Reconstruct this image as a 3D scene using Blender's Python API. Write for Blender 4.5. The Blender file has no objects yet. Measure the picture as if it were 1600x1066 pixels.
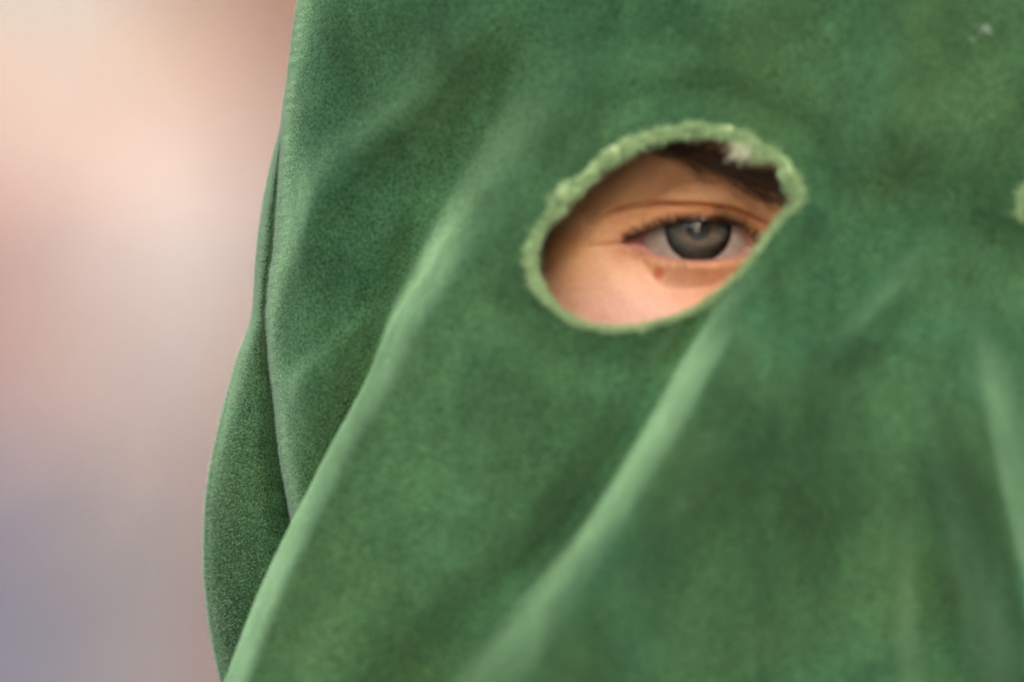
import bpy, math, random
import numpy as np
from mathutils import Vector

rng = np.random.default_rng(7)
random.seed(7)
SC = bpy.context.scene
COL = SC.collection

# ------------------------------------------------------------------ camera, sky, sun, exposure
CAM_Z = 1.10                    # a child's chin-high camera, level
DIST = 1500.0                   # mm from the lens to the front of the cloth (world y = 0)
PXMM = 9.0                      # photo pixels per millimetre there
cam_d = bpy.data.cameras.new('camera')
cam = bpy.data.objects.new('camera', cam_d); COL.objects.link(cam)
cam.location = (0, -DIST / 1000, CAM_Z)
cam.rotation_euler = (math.radians(90), 0, 0)
cam_d.sensor_width = 36.0
cam_d.lens = 36.0 * DIST / (1600 / PXMM)
cam_d.clip_start = 0.05
cam_d.clip_end = 400
cam_d.dof.use_dof = True
cam_d.dof.focus_distance = 1.542
cam_d.dof.aperture_fstop = cam_d.lens / 48.0
cam_d.dof.aperture_blades = 0
SC.camera = cam

SUN_EL, SUN_AZ = 27, 166        # degrees; azimuth clockwise from +Y (behind the camera, to its right)
W = bpy.data.worlds.new('World'); SC.world = W; W.use_nodes = True
nt = W.node_tree; nt.nodes.clear()
sky = nt.nodes.new('ShaderNodeTexSky'); sky.sky_type = 'NISHITA'; sky.sun_disc = False
sky.sun_elevation = math.radians(SUN_EL); sky.sun_rotation = math.radians(SUN_AZ)
sky.dust_density = 4.0; sky.air_density = 1.0; sky.ozone_density = 0.6
bgn = nt.nodes.new('ShaderNodeBackground'); bgn.inputs['Strength'].default_value = 0.115
wo = nt.nodes.new('ShaderNodeOutputWorld')
nt.links.new(sky.outputs[0], bgn.inputs[0]); nt.links.new(bgn.outputs[0], wo.inputs[0])
sd = bpy.data.lights.new('sun', 'SUN'); sd.energy = 1.5; sd.angle = math.radians(26); sd.color = (1.0, 0.96, 0.90)
sun = bpy.data.objects.new('sun', sd); COL.objects.link(sun)
az, el = math.radians(SUN_AZ), math.radians(SUN_EL)
to_sun = Vector((math.sin(az) * math.cos(el), math.cos(az) * math.cos(el), math.sin(el)))
sun.rotation_euler = to_sun.to_track_quat('Z', 'Y').to_euler()
sun.location = (3, -3, 6)
SC.view_settings.view_transform = 'Standard'
SC.view_settings.look = 'None'
SC.view_settings.exposure = 1.32
SC.view_settings.gamma = 1.0
SC.view_settings.use_curve_mapping = False
SC.cycles.use_denoising = True
SC.cycles.max_bounces = 8
SC.cycles.transparent_max_bounces = 12

# ------------------------------------------------------------------ helpers
def pts_to_mesh(name, verts_mm, faces, mat, parent=None, smooth=True):
    me = bpy.data.meshes.new(name)
    v = np.asarray(verts_mm, float) / 1000.0
    v = v + np.array([0, 0, CAM_Z])
    me.from_pydata(v.tolist(), [], [list(map(int, f)) for f in faces] if not isinstance(faces, np.ndarray) else faces.tolist())
    me.update()
    if smooth:
        me.polygons.foreach_set('use_smooth', [True] * len(me.polygons))
    o = bpy.data.objects.new(name, me); COL.objects.link(o)
    if isinstance(mat, (list, tuple)):
        for m in mat: me.materials.append(m)
    elif mat: me.materials.append(mat)
    if parent is not None: o.parent = parent
    return o

def grid_faces(nr, nc, wrap=False):
    r = np.arange(nr - 1)[:, None]
    c = np.arange(nc if wrap else nc - 1)[None, :]
    c2 = (c + 1) % nc
    a = r * nc + c; b = r * nc + c2; d = (r + 1) * nc + c2; e = (r + 1) * nc + c
    return np.stack([a, b, d, e], -1).reshape(-1, 4)

def hairs(name, strands_mm, radii_mm, mat, parent=None):
    """strands_mm: (N, K, 3); radii_mm: (N, K)."""
    s = np.asarray(strands_mm, float) / 1000.0 + np.array([0, 0, CAM_Z])
    n, k, _ = s.shape
    hc = bpy.data.hair_curves.new(name)
    hc.add_curves([k] * n)
    hc.points.foreach_set('position', s.reshape(-1).astype(np.float32))
    hc.points.foreach_set('radius', (np.asarray(radii_mm, float) / 1000.0).reshape(-1).astype(np.float32))
    hc.materials.append(mat)
    o = bpy.data.objects.new(name, hc); COL.objects.link(o)
    if parent is not None: o.parent = parent
    return o

class VNoise:
    """smooth 2-D lattice noise, about -1..1"""
    def __init__(self, seed, n=256):
        self.n = n; self.g = np.random.default_rng(seed).uniform(-1, 1, (n, n))
    def __call__(self, x, y):
        x = np.asarray(x, float); y = np.asarray(y, float)
        xi = np.floor(x).astype(int); yi = np.floor(y).astype(int)
        fx = x - xi; fy = y - yi
        fx = fx * fx * fx * (fx * (fx * 6 - 15) + 10); fy = fy * fy * fy * (fy * (fy * 6 - 15) + 10)
        n = self.n; g = self.g
        a = g[xi % n, yi % n]; b = g[(xi + 1) % n, yi % n]; c = g[xi % n, (yi + 1) % n]; d = g[(xi + 1) % n, (yi + 1) % n]
        return (a * (1 - fx) + b * fx) * (1 - fy) + (c * (1 - fx) + d * fx) * fy

def sstep(x, a, b):
    t = np.clip((np.asarray(x, float) - a) / (b - a), 0, 1)
    return t * t * (3 - 2 * t)

def pchip(xs, ys):
    """monotone cubic through the points, straight beyond them"""
    xs = np.asarray(xs, float); ys = np.asarray(ys, float)
    h = np.diff(xs); d = np.diff(ys) / h
    m = np.zeros_like(xs)
    for i in range(1, len(xs) - 1):
        if d[i - 1] * d[i] > 0:
            w1 = 2 * h[i] + h[i - 1]; w2 = h[i] + 2 * h[i - 1]
            m[i] = (w1 + w2) / (w1 / d[i - 1] + w2 / d[i])
    m[0] = d[0]; m[-1] = d[-1]
    def f(x):
        x = np.asarray(x, float)
        i = np.clip(np.searchsorted(xs, x) - 1, 0, len(xs) - 2)
        xc = np.clip(x, xs[0], xs[-1])
        t = (xc - xs[i]) / h[i]
        r = ((2 * t**3 - 3 * t**2 + 1) * ys[i] + (t**3 - 2 * t**2 + t) * h[i] * m[i]
             + (-2 * t**3 + 3 * t**2) * ys[i + 1] + (t**3 - t**2) * h[i] * m[i + 1])
        return r + np.where(x < xs[0], (x - xs[0]) * m[0], 0) + np.where(x > xs[-1], (x - xs[-1]) * m[-1], 0)
    return f

def closed_spline(pts, n):
    """Catmull-Rom round a closed outline, resampled evenly to n points"""
    p = np.asarray(pts, float); k = len(p); out = []
    for i in range(k):
        p0, p1, p2, p3 = p[i - 1], p[i], p[(i + 1) % k], p[(i + 2) % k]
        t = np.linspace(0, 1, 40, endpoint=False)[:, None]
        out.append(0.5 * ((2 * p1) + (-p0 + p2) * t + (2 * p0 - 5 * p1 + 4 * p2 - p3) * t**2 + (-p0 + 3 * p1 - 3 * p2 + p3) * t**3))
    q = np.concatenate(out); q = np.vstack([q, q[:1]])
    s = np.r_[0, np.cumsum(np.linalg.norm(np.diff(q, axis=0), axis=1))]
    u = np.linspace(0, s[-1], n, endpoint=False)
    return np.stack([np.interp(u, s, q[:, j]) for j in range(q.shape[1])], 1)

def in_poly(px, py, poly):
    x = np.asarray(px); y = np.asarray(py); inside = np.zeros(x.shape, bool)
    j = len(poly) - 1
    for i in range(len(poly)):
        xi, yi = poly[i]; xj, yj = poly[j]
        c = ((yi > y) != (yj > y)) & (x < (xj - xi) * (y - yi) / (yj - yi + 1e-12) + xi)
        inside ^= c; j = i
    return inside

def poly_dist(px, py, poly):
    x = np.asarray(px, float); y = np.asarray(py, float); best = np.full(x.shape, 1e9)
    for i in range(len(poly)):
        ax, ay = poly[i - 1]; bx, by = poly[i]
        dx, dy = bx - ax, by - ay
        t = np.clip(((x - ax) * dx + (y - ay) * dy) / (dx * dx + dy * dy + 1e-12), 0, 1)
        best = np.minimum(best, np.hypot(x - ax - t * dx, y - ay - t * dy))
    return best

# ------------------------------------------------------------------ materials
def new_mat(name):
    m = bpy.data.materials.new(name); m.use_nodes = True
    t = m.node_tree; p = t.nodes['Principled BSDF']
    return m, t, p

def node(t, kind, **kw):
    n = t.nodes.new(kind)
    for k, v in kw.items():
        if k in n.inputs: n.inputs[k].default_value = v
        else: setattr(n, k, v)
    return n

def noise(t, scale, detail=3, rough=0.55, dist=0.0, vec=None):
    n = node(t, 'ShaderNodeTexNoise'); n.inputs['Scale'].default_value = scale
    n.inputs['Detail'].default_value = detail; n.inputs['Roughness'].default_value = rough; n.inputs['Distortion'].default_value = dist
    if vec is not None: t.links.new(vec, n.inputs['Vector'])
    return n.outputs['Fac']

def ramp(t, fac, stops):
    r = node(t, 'ShaderNodeValToRGB'); e = r.color_ramp.elements
    while len(e) < len(stops): e.new(0.5)
    for x, (pos, c) in zip(e, stops): x.position = pos; x.color = (*c, 1)
    t.links.new(fac, r.inputs[0]); return r.outputs[0]

def mix(t, fac, a, b, mode='MIX'):
    m = node(t, 'ShaderNodeMix'); m.data_type = 'RGBA'; m.blend_type = mode
    for sock, v in ((0, fac), (6, a), (7, b)):
        if hasattr(v, 'is_output'): t.links.new(v, m.inputs[sock])
        else: m.inputs[sock].default_value = v if sock == 0 else (*v, 1)
    return m.outputs[2]

def bump(t, height, strength, dist, normal=None):
    b = node(t, 'ShaderNodeBump'); b.inputs['Strength'].default_value = strength; b.inputs['Distance'].default_value = dist
    t.links.new(height, b.inputs['Height'])
    if normal is not None: t.links.new(normal, b.inputs['Normal'])
    return b.outputs[0]

def velvet(name, base_a, base_b, sheen, grain=1.0):
    m, t, p = new_mat(name)
    co = node(t, 'ShaderNodeTexCoord').outputs['Object']
    st = node(t, 'ShaderNodeMapping'); st.inputs['Scale'].default_value = (1.15, 1.15, 0.6); t.links.new(co, st.inputs['Vector'])
    big = noise(t, 34, 4, 0.62, 0.5, st.outputs[0])                # patches of brushed and worn pile, about 30 mm
    hue = noise(t, 21, 3, 0.5, 0.8, co)
    mid = noise(t, 170, 3, 0.6, 0.5, co)
    fine = noise(t, 2500, 2, 0.75, 0, co)
    col = mix(t, ramp(t, hue, [(0.36, (0, 0, 0)), (0.64, (1, 1, 1))]), base_a, base_b)
    worn = ramp(t, big, [(0.28, (0.60, 0.60, 0.60)), (0.5, (0.98, 0.98, 0.98)), (0.72, (1.55, 1.46, 1.50))])
    col = mix(t, 1.0, col, worn, 'MULTIPLY')
    col = mix(t, 1.0, col, ramp(t, mid, [(0.3, (0.92, 0.92, 0.92)), (0.7, (1.09, 1.09, 1.09))]), 'MULTIPLY')
    col = mix(t, 1.0, col, ramp(t, fine, [(0.34, (0.34, 0.34, 0.34)), (0.66, (1.75, 1.75, 1.7))]), 'MULTIPLY')
    t.links.new(col, p.inputs['Base Color'])
    p.inputs['Roughness'].default_value = 0.9
    p.inputs['Specular IOR Level'].default_value = 0.08
    p.inputs['Sheen Weight'].default_value = 1.0
    p.inputs['Sheen Roughness'].default_value = 0.40
    shc = mix(t, 1.0, mix(t, 1.0, sheen, worn, 'MULTIPLY'), ramp(t, fine, [(0.34, (0.5, 0.5, 0.5)), (0.66, (1.35, 1.35, 1.35))]), 'MULTIPLY')
    t.links.new(shc, p.inputs['Sheen Tint'])
    n1 = bump(t, noise(t, 40, 1, 0.4, 0.3, co), 0.35, 0.006)
    n2 = bump(t, mid, 0.12, 0.0010, n1)
    n3 = bump(t, fine, 0.6 * grain, 0.0004, n2)
    t.links.new(n3, p.inputs['Normal'])
    return m

M_VELVET = velvet('green_velvet', (0.036, 0.106, 0.048), (0.048, 0.108, 0.042), (0.55, 0.98, 0.55))
M_FUZZ, _t, _p = new_mat('rim_lit_fibre')
_p.inputs['Base Color'].default_value = (0.44, 0.62, 0.43, 1); _p.inputs['Roughness'].default_value = 0.8  # rim light along the outline is put into this pale fibre colour
M_FRAY, _t, _p = new_mat('frayed_backing')
_co = node(_t, 'ShaderNodeTexCoord').outputs['Object']
_c = ramp(_t, noise(_t, 420, 4, 0.6, 0.3, _co), [(0.3, (0.07, 0.14, 0.05)), (0.48, (0.29, 0.45, 0.20)), (0.66, (0.58, 0.70, 0.38))])
_ra = node(_t, 'ShaderNodeAttribute'); _ra.attribute_name = 'ravel'
_c = mix(_t, _ra.outputs['Fac'], (0.26, 0.42, 0.20), _c)  # unravelled lower roll: the sheen of its curl is put into this pale green
_t.links.new(_c, _p.inputs['Base Color']); _p.inputs['Roughness'].default_value = 0.9
_p.inputs['Sheen Weight'].default_value = 0.6; _p.inputs['Sheen Tint'].default_value = (0.7, 0.9, 0.5, 1)
_t.links.new(bump(_t, noise(_t, 1500, 3, 0.6, 0, _co), 0.6, 0.0005), _p.inputs['Normal'])
M_FRAYFIB, _t, _p = new_mat('frayed_fibre')
_hi = node(_t, 'ShaderNodeHairInfo')
_t.links.new(ramp(_t, _hi.outputs['Random'], [(0.0, (0.16, 0.32, 0.11)), (0.4, (0.34, 0.53, 0.24)), (1.0, (0.68, 0.78, 0.46))]), _p.inputs['Base Color'])
_p.inputs['Roughness'].default_value = 0.8
M_PALE, _t, _p = new_mat('pale_thread')
_p.inputs['Base Color'].default_value = (0.82, 0.84, 0.60, 1); _p.inputs['Roughness'].default_value = 0.8
M_LINT, _t, _p = new_mat('lint_fibre')
_p.inputs['Base Color'].default_value = (0.34, 0.44, 0.34, 1); _p.inputs['Roughness'].default_value = 0.8

# ------------------------------------------------------------------ the hood as a real surface (millimetres)
CX = 1414.0                                            # middle line between the two eye holes
us_f = pchip([-1700, -1200, -800, -400, 0, 50, 100, 200, 300, 350, 400, 420, 500, 560, 620, 700, 760, 820, 900, 1066, 1300, 2600],
             [1250, 900, 680, 545, 466, 458, 452, 441, 435, 431, 427, 423, 417, 421, 428, 436, 446, 457, 468, 478, 470, 420])
ub_f = pchip([-1700, -800, -200, 0, 100, 190, 230, 300, 350, 400, 490, 560, 620, 680, 740, 800, 880, 950, 1030, 1066, 1200, 1500, 2600],
             [1260, 700, 530, 480, 462, 444, 432, 416, 408, 402, 396, 372, 355, 340, 328, 321, 319, 325, 338, 346, 372, 390, 330])
depth_f = pchip([-1700, -1200, -600, 0, 500, 1066, 2600], [15, 45, 70, 82, 82, 84, 100])

HOLE = [(836, 400), (847, 368), (869, 338), (892, 314), (918, 290), (942, 267), (967, 251), (993, 235), (1030, 222), (1080, 214), (1125, 218), (1158, 229),
        (1180, 244), (1203, 249), (1216, 262), (1228, 290), (1242, 317), (1222, 334), (1195, 371), (1170, 407), (1142, 438), (1112, 461), (1080, 481),
        (1030, 500), (992, 509), (955, 511), (917, 506), (892, 495), (872, 480), (852, 455), (840, 430)]
HOLE = np.array(HOLE, float)
HOLE2 = np.array([(2 * CX - x + 10, y + 12 + 6 * math.sin(i * 1.7)) for i, (x, y) in enumerate(HOLE)])[::-1]
hole_c = closed_spline(HOLE, 420); hole2_c = closed_spline(HOLE2, 420)

N1, N2, N3, N4 = VNoise(1), VNoise(2), VNoise(3), VNoise(4)
foldA = pchip([-300, 60, 100, 130, 200, 300, 350, 400, 450, 500, 550, 600, 650, 700, 760, 800, 850, 900, 950, 1000, 1066, 1300, 2600],
              [900, 832, 820, 808, 775, 722, 697, 668, 641, 616, 592, 568, 541, 513, 483, 462, 437, 414, 393, 374, 350, 280, 200])
ampA = pchip([-2000, 60, 130, 200, 300, 400, 520, 700, 900, 1100, 2600], [0, 2.6, 7.4, 10.8, 13.2, 15, 17, 19, 23, 26, 30])
foldC = pchip([200, 318, 385, 450, 480, 533, 600, 650, 700, 750, 800, 850, 900, 950, 1000, 1066, 1300, 2600],
              [1290, 1246, 1200, 1152, 1132, 1102, 1062, 1035, 1005, 975, 943, 907, 868, 827, 787, 738, 570, 100])
ampC = pchip([0, 290, 340, 420, 480, 540, 620, 800, 1066, 2600], [0, 0, 2.0, 4.0, 8.0, 12.5, 15, 16, 16, 13])
foldN = pchip([300, 480, 560, 620, 700, 800, 900, 1000, 1100, 2600], [1490, 1515, 1532, 1545, 1560, 1582, 1604, 1626, 1650, 1900])
ampN = pchip([0, 420, 520, 650, 760, 1100, 2600], [0, 0, 5, 12, 16, 16, 10])

def fold(d, wl, wr, pr=1.0):
    """ridge profile: 1 at the crest, steep on the left over wl, long on the right over wr"""
    left = np.exp(-(np.minimum(d, 0) / wl)**2)
    right = 1.0 / (1.0 + (np.maximum(d, 0) / wr)**2)**pr
    return np.where(d < 0, left, right)

def base_depth(u, t):
    us = us_f(t); a = CX - us
    w = np.clip(np.abs(u - CX) / a, 0, 1)
    round_ = 1 - np.power(np.clip(1 - w**34, 0, 1), 0.42)      # the turn into the seam
    return depth_f(t) * (0.38 * w**2.0 + 0.18 * round_)

wlA = pchip([-2000, 100, 250, 400, 520, 800, 2600], [38, 38, 35, 30, 25, 22, 22])
overA = pchip([-2000, 80, 250, 350, 480, 700, 2600], [0, 0, 2, 9, 28, 52, 90])
shiftA = pchip([-2000, 100, 300, 420, 520, 2600], [44, 44, 38, 22, 6, 0])
def lapA(t):
    v = foldA(t); a_ = overA(t); b_ = us_f(t) + 92 - v
    over = np.where(t > 250, 0.5 * (a_ + b_ + np.sqrt((a_ - b_)**2 + 45.0**2)) - np.interp(t, [250, 600], [0, 0]), a_)
    over = a_ + (over - a_) * sstep(t, 480, 760)
    return over, v + over + shiftA(t)
def lap_shift(u, t):
    over, c = lapA(t); d = u - c
    wd = np.where(d < 0, wlA(t) * 1.05, 55 + 1.05 * over)
    return -over * np.exp(-(d / wd)**2)

def hood_point(u, t, holes=True):
    """u, t: where the cloth sits across and down the hood (9 per mm); returns mm coordinates"""
    u = np.asarray(u, float); t = np.asarray(t, float)
    yb = base_depth(u, t)
    us = us_f(t); a = CX - us
    w = np.clip((CX - u) / a, -1, 1)
    edge = sstep(1 - np.abs(w), 0.0, 0.06)                # folds die out into the seams
    y = np.zeros_like(yb); dx = np.zeros_like(yb)
    # A: the long fold that hangs from the temple and laps over the side panel
    A = ampA(t); wl = wlA(t); wr = np.interp(t, [100, 400, 700, 1100], [120, 190, 330, 420])
    d = u - lapA(t)[1]
    fa = sstep(d, -2 * wl, 2 * wl) / (1.0 + (np.maximum(d - 1.6 * wl, 0) / wr)**2)**0.8
    y -= A * fa
    dx += lap_shift(u, t)
    y += 0.30 * A * np.exp(-((d + wl * 2.4) / (wl * 1.3))**2) * edge   # valley under it
    # C: the ridge that runs down from the hole
    A = ampC(t); wl = np.interp(t, [300, 480, 600, 800, 1066], [14, 18, 21, 24, 28])
    ov = np.interp(t, [400, 500, 600, 1100], [0, 4, 12, 14])
    cc = foldC(t)
    for _ in range(8): cc = foldC(t) - lap_shift(cc, t)
    d = u - (cc + ov + 0.6 * wl); wr = np.interp(t, [300, 480, 700, 1066], [40, 62, 90, 100])
    y -= A * sstep(d, -2.2 * wl, 1.6 * wl) / (1.0 + (np.maximum(d - 1.0 * wl, 0) / wr)**2)
    dx -= ov * np.exp(-(d / np.where(d < 0, 1.3 * wl, 70))**2)
    y += 0.32 * A * np.exp(-((d + wl * 3.0) / (wl * 1.8))**2)
    # N: the fold hanging from the other hole
    A = ampN(t); d = u - foldN(t) + 44
    y -= A * sstep(d, -105, 26) / (1.0 + (np.maximum(d - 16, 0) / 48)**2)
    y += 0.25 * A * np.exp(-((d + 130) / 60)**2)
    y -= 9.5 * np.exp(-((u - 1372) / 180)**2 - ((t - 640) / 170)**2)      # the nose pushes it out
    # softer folds
    def soft(pts, amp, wl, wr, trange):
        ts, xs = zip(*pts); f = pchip(ts, xs); env = sstep(t, trange[0], trange[1]) * (1 - sstep(t, trange[2], trange[3]))
        return -amp * env * fold(u - f(t), wl, wr)
    y += soft([(560, 1405), (700, 1400), (900, 1388), (1100, 1380), (1500, 1370)], 7.0, 110, 52, (560, 800, 2000, 2600))
    y += soft([(350, 1465), (430, 1430), (520, 1345), (600, 1290)], 5.5, 34, 45, (350, 430, 520, 600))
    y += soft([(-200, 1440), (60, 1425), (150, 1405), (300, 1400)], 6.5, 75, 70, (-500, 0, 180, 330))
    y += soft([(480, 800), (600, 792), (760, 778), (1000, 740)], 3.0, 40, 60, (470, 560, 720, 980))
    y += soft([(60, 735), (130, 690), (250, 560), (340, 480), (420, 425)], 6.0, 66, 58, (-60, 110, 380, 470)) * edge
    y += soft([(-300, 620), (0, 640), (60, 660)], 2.0, 90, 90, (-900, -200, 20, 120)) * edge
    y += soft([(430, 640), (520, 560), (600, 470), (640, 430)], 2.0, 34, 50, (430, 520, 600, 680)) * edge
    y += soft([(-300, 1010), (0, 1000), (150, 960)], 1.6, 70, 90, (-900, -200, 60, 170))
    y += soft([(520, 1235), (700, 1215), (900, 1190), (1200, 1160)], 4.5, 60, 60, (520, 640, 900, 1300))
    # general slackness of worn cloth
    y += edge * (0.9 * N1(u / 170 + 5, t / 230 + 3) + 0.42 * N2(u / 90, t / 150))
    # puckers along the seam
    sd_ = np.abs(u - us)
    y += np.exp(-(sd_ / 11)**2) * (0.5 * np.sin(2 * math.pi * t / 17.0 + 2 * N4(t / 40.0, 7.7 + 0 * t)) + 0.5 * N4(t / 16.0, 3.3 + 0 * t))
    # cloth round each hole stands a little proud, then dips
    if holes:
        for hc in (hole_c[::4], hole2_c[::4]):
            x0, y0 = hc.min(0) - 120; x1, y1 = hc.max(0) + 120
            near = (u > x0) & (u < x1) & (t > y0) & (t < y1)
            if near.any():
                dd = poly_dist(u[near], t[near], hc)
                y[near] += -1.3 * np.exp(-(dd / 26)**2) + 1.5 * np.exp(-((dd - 66) / 30)**2)
    s = (DIST + yb) / DIST
    X = (u + dx - 800) / PXMM * s
    Z = (533 - t) / PXMM * (1 + 0.0 * yb) * s
    return np.stack([X, yb + y, Z], -1)

# people first: the wearer
person = bpy.data.objects.new('person', None); COL.objects.link(person)
person['label'] = 'child in a worn green velvet hood looking out through a frayed eye hole'
person['category'] = 'person'

# row positions: fine in view, coarse outside
t_rows = np.concatenate([np.linspace(-1690, -100, 60, endpoint=False), np.arange(-100, 1170, 3.0), np.arange(1170, 1700, 7.0), np.linspace(1700, 2600, 40)])
def row_u(t):
    """columns left to right: dense at the seams and where the long fold laps over"""
    us = us_f(t); a = CX - us
    uni = np.linspace(-1, 1, 4000)
    u = CX + a * np.sign(uni) * (1 - (1 - np.abs(uni))**1.0)
    dens = 1.0 + 14 * np.exp(-((u - us) / 12)**2) + 5 * np.exp(-((2 * CX - us - u) / 12)**2)
    ca = np.maximum(foldA(t) + 45, us + 95)
    dens += 7 * np.exp(-((u - ca) / 60)**2) * sstep(t, 250, 450)
    dens *= np.where(u > 1640, 0.35, 1.0)
    c = np.r_[0, np.cumsum((dens[1:] + dens[:-1]) / 2)]
    return np.interp(np.linspace(0, c[-1], 760), c, u)
U = np.stack([row_u(t) for t in t_rows]); T = np.repeat(t_rows[:, None], U.shape[1], 1)
P = hood_point(U.ravel(), T.ravel())
faces = grid_faces(*U.shape)
uc = U.ravel()[faces].mean(1); tc = T.ravel()[faces].mean(1)
keep = np.ones(len(faces), bool)
for hc in (hole_c, hole2_c):
    x0, y0 = hc.min(0); x1, y1 = hc.max(0)
    b = (uc > x0) & (uc < x1) & (tc > y0) & (tc < y1)
    idx = np.where(b)[0]
    keep[idx[in_poly(uc[idx], tc[idx], hc)]] = False
faces = faces[keep]
hood = pts_to_mesh('hood', P, faces, M_VELVET, person)

# back panels, sewn to the front panel at the side seams
def back_section(t, side):
    us, ub = float(us_f(t)), float(ub_f(t)); dep = 0.56 * float(depth_f(t))
    mid = (us + ub) / 2
    bulge = max(us - ub, 0)
    kn = [(us, dep - 0.2), (us + 5, dep + 2.2), (us + 3, dep + 4.0),(us - 0.10 * bulge, dep + 3.0), (us - 0.35 * bulge, dep + 1.5), (us - 0.7 * bulge, dep + 3), (us - 0.95 * bulge, dep + 8), (ub, dep + 16),
          (ub + 25, dep + 55), (ub + 110, dep + 90), (ub + 0.42 * (CX - ub), dep + 128), (CX, dep + 140)]
    kn = np.array(kn, float)
    if t < 150: kn[:, 1] = dep + (kn[:, 1] - dep) * np.interp(t, [-1700, -600, 150], [0.12, 0.75, 1.0])
    p = kn.copy(); out = []
    for i in range(len(p) - 1):
        p0 = p[max(i - 1, 0)]; p1 = p[i]; p2 = p[i + 1]; p3 = p[min(i + 2, len(p) - 1)]
        n = 6 if i < 3 else (14 if i < 8 else 12)
        q = np.linspace(0, 1, n, endpoint=False)[:, None]
        out.append(0.5 * ((2 * p1) + (-p0 + p2) * q + (2 * p0 - 5 * p1 + 4 * p2 - p3) * q**2 + (-p0 + 3 * p1 - 3 * p2 + p3) * q**3))
    q = np.vstack(out + [p[-1:]])
    u = q[:, 0]; y = q[:, 1]
    pk = np.exp(-((np.arange(len(u)) - 20) / 10.0)**2)
    y = y + pk * 0.6 * N4(np.full_like(u, t / 22.0), np.full_like(u, 9.1)) + 0.8 * N2(u / 60 + 40, np.full_like(u, t / 80)) * sstep(np.arange(len(u)), 8, 24)
    s = (DIST + y) / DIST
    x = (u - 800) / PXMM * s
    if side > 0:
        cxm = (CX - 800) / PXMM; x = 2 * cxm - x
    z = np.full_like(u, (533 - t) / PXMM) * s
    return np.stack([x, y, z], -1)
for side in (-1, 1):
    secs = np.stack([back_section(t, side) for t in t_rows[::(1 if side < 0 else 4)]])
    bp = pts_to_mesh('back_panel', secs.reshape(-1, 3), grid_faces(secs.shape[0], secs.shape[1]), M_VELVET, hood)

# frayed lip round each hole: a rolled, ravelled edge of its own thickness
def hole_frame(hc):
    p = hood_point(hc[:, 0], hc[:, 1])
    tan = np.roll(p, -3, 0) - np.roll(p, 3, 0); tan /= np.linalg.norm(tan, axis=1)[:, None]
    e = 3.0
    pu = hood_point(hc[:, 0] + e, hc[:, 1]) - hood_point(hc[:, 0] - e, hc[:, 1])
    pv = hood_point(hc[:, 0], hc[:, 1] - e) - hood_point(hc[:, 0], hc[:, 1] + e)
    nrm = np.cross(pv, pu); nrm /= np.linalg.norm(nrm, axis=1)[:, None]
    nrm = np.where(nrm[:, 1:2] > 0, -nrm, nrm)
    out = np.cross(tan, nrm); out /= np.linalg.norm(out, axis=1)[:, None]
    cen = p.mean(0)
    sgn = np.sign(((p - cen) * out).sum(1)); out *= np.where(sgn.sum() > 0, 1, -1)
    return p, tan, out, nrm

def smooth_loop(a, n):
    for _ in range(n): a = (np.roll(a, 1, 0) + 2 * a + np.roll(a, -1, 0)) / 4
    return a

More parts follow.
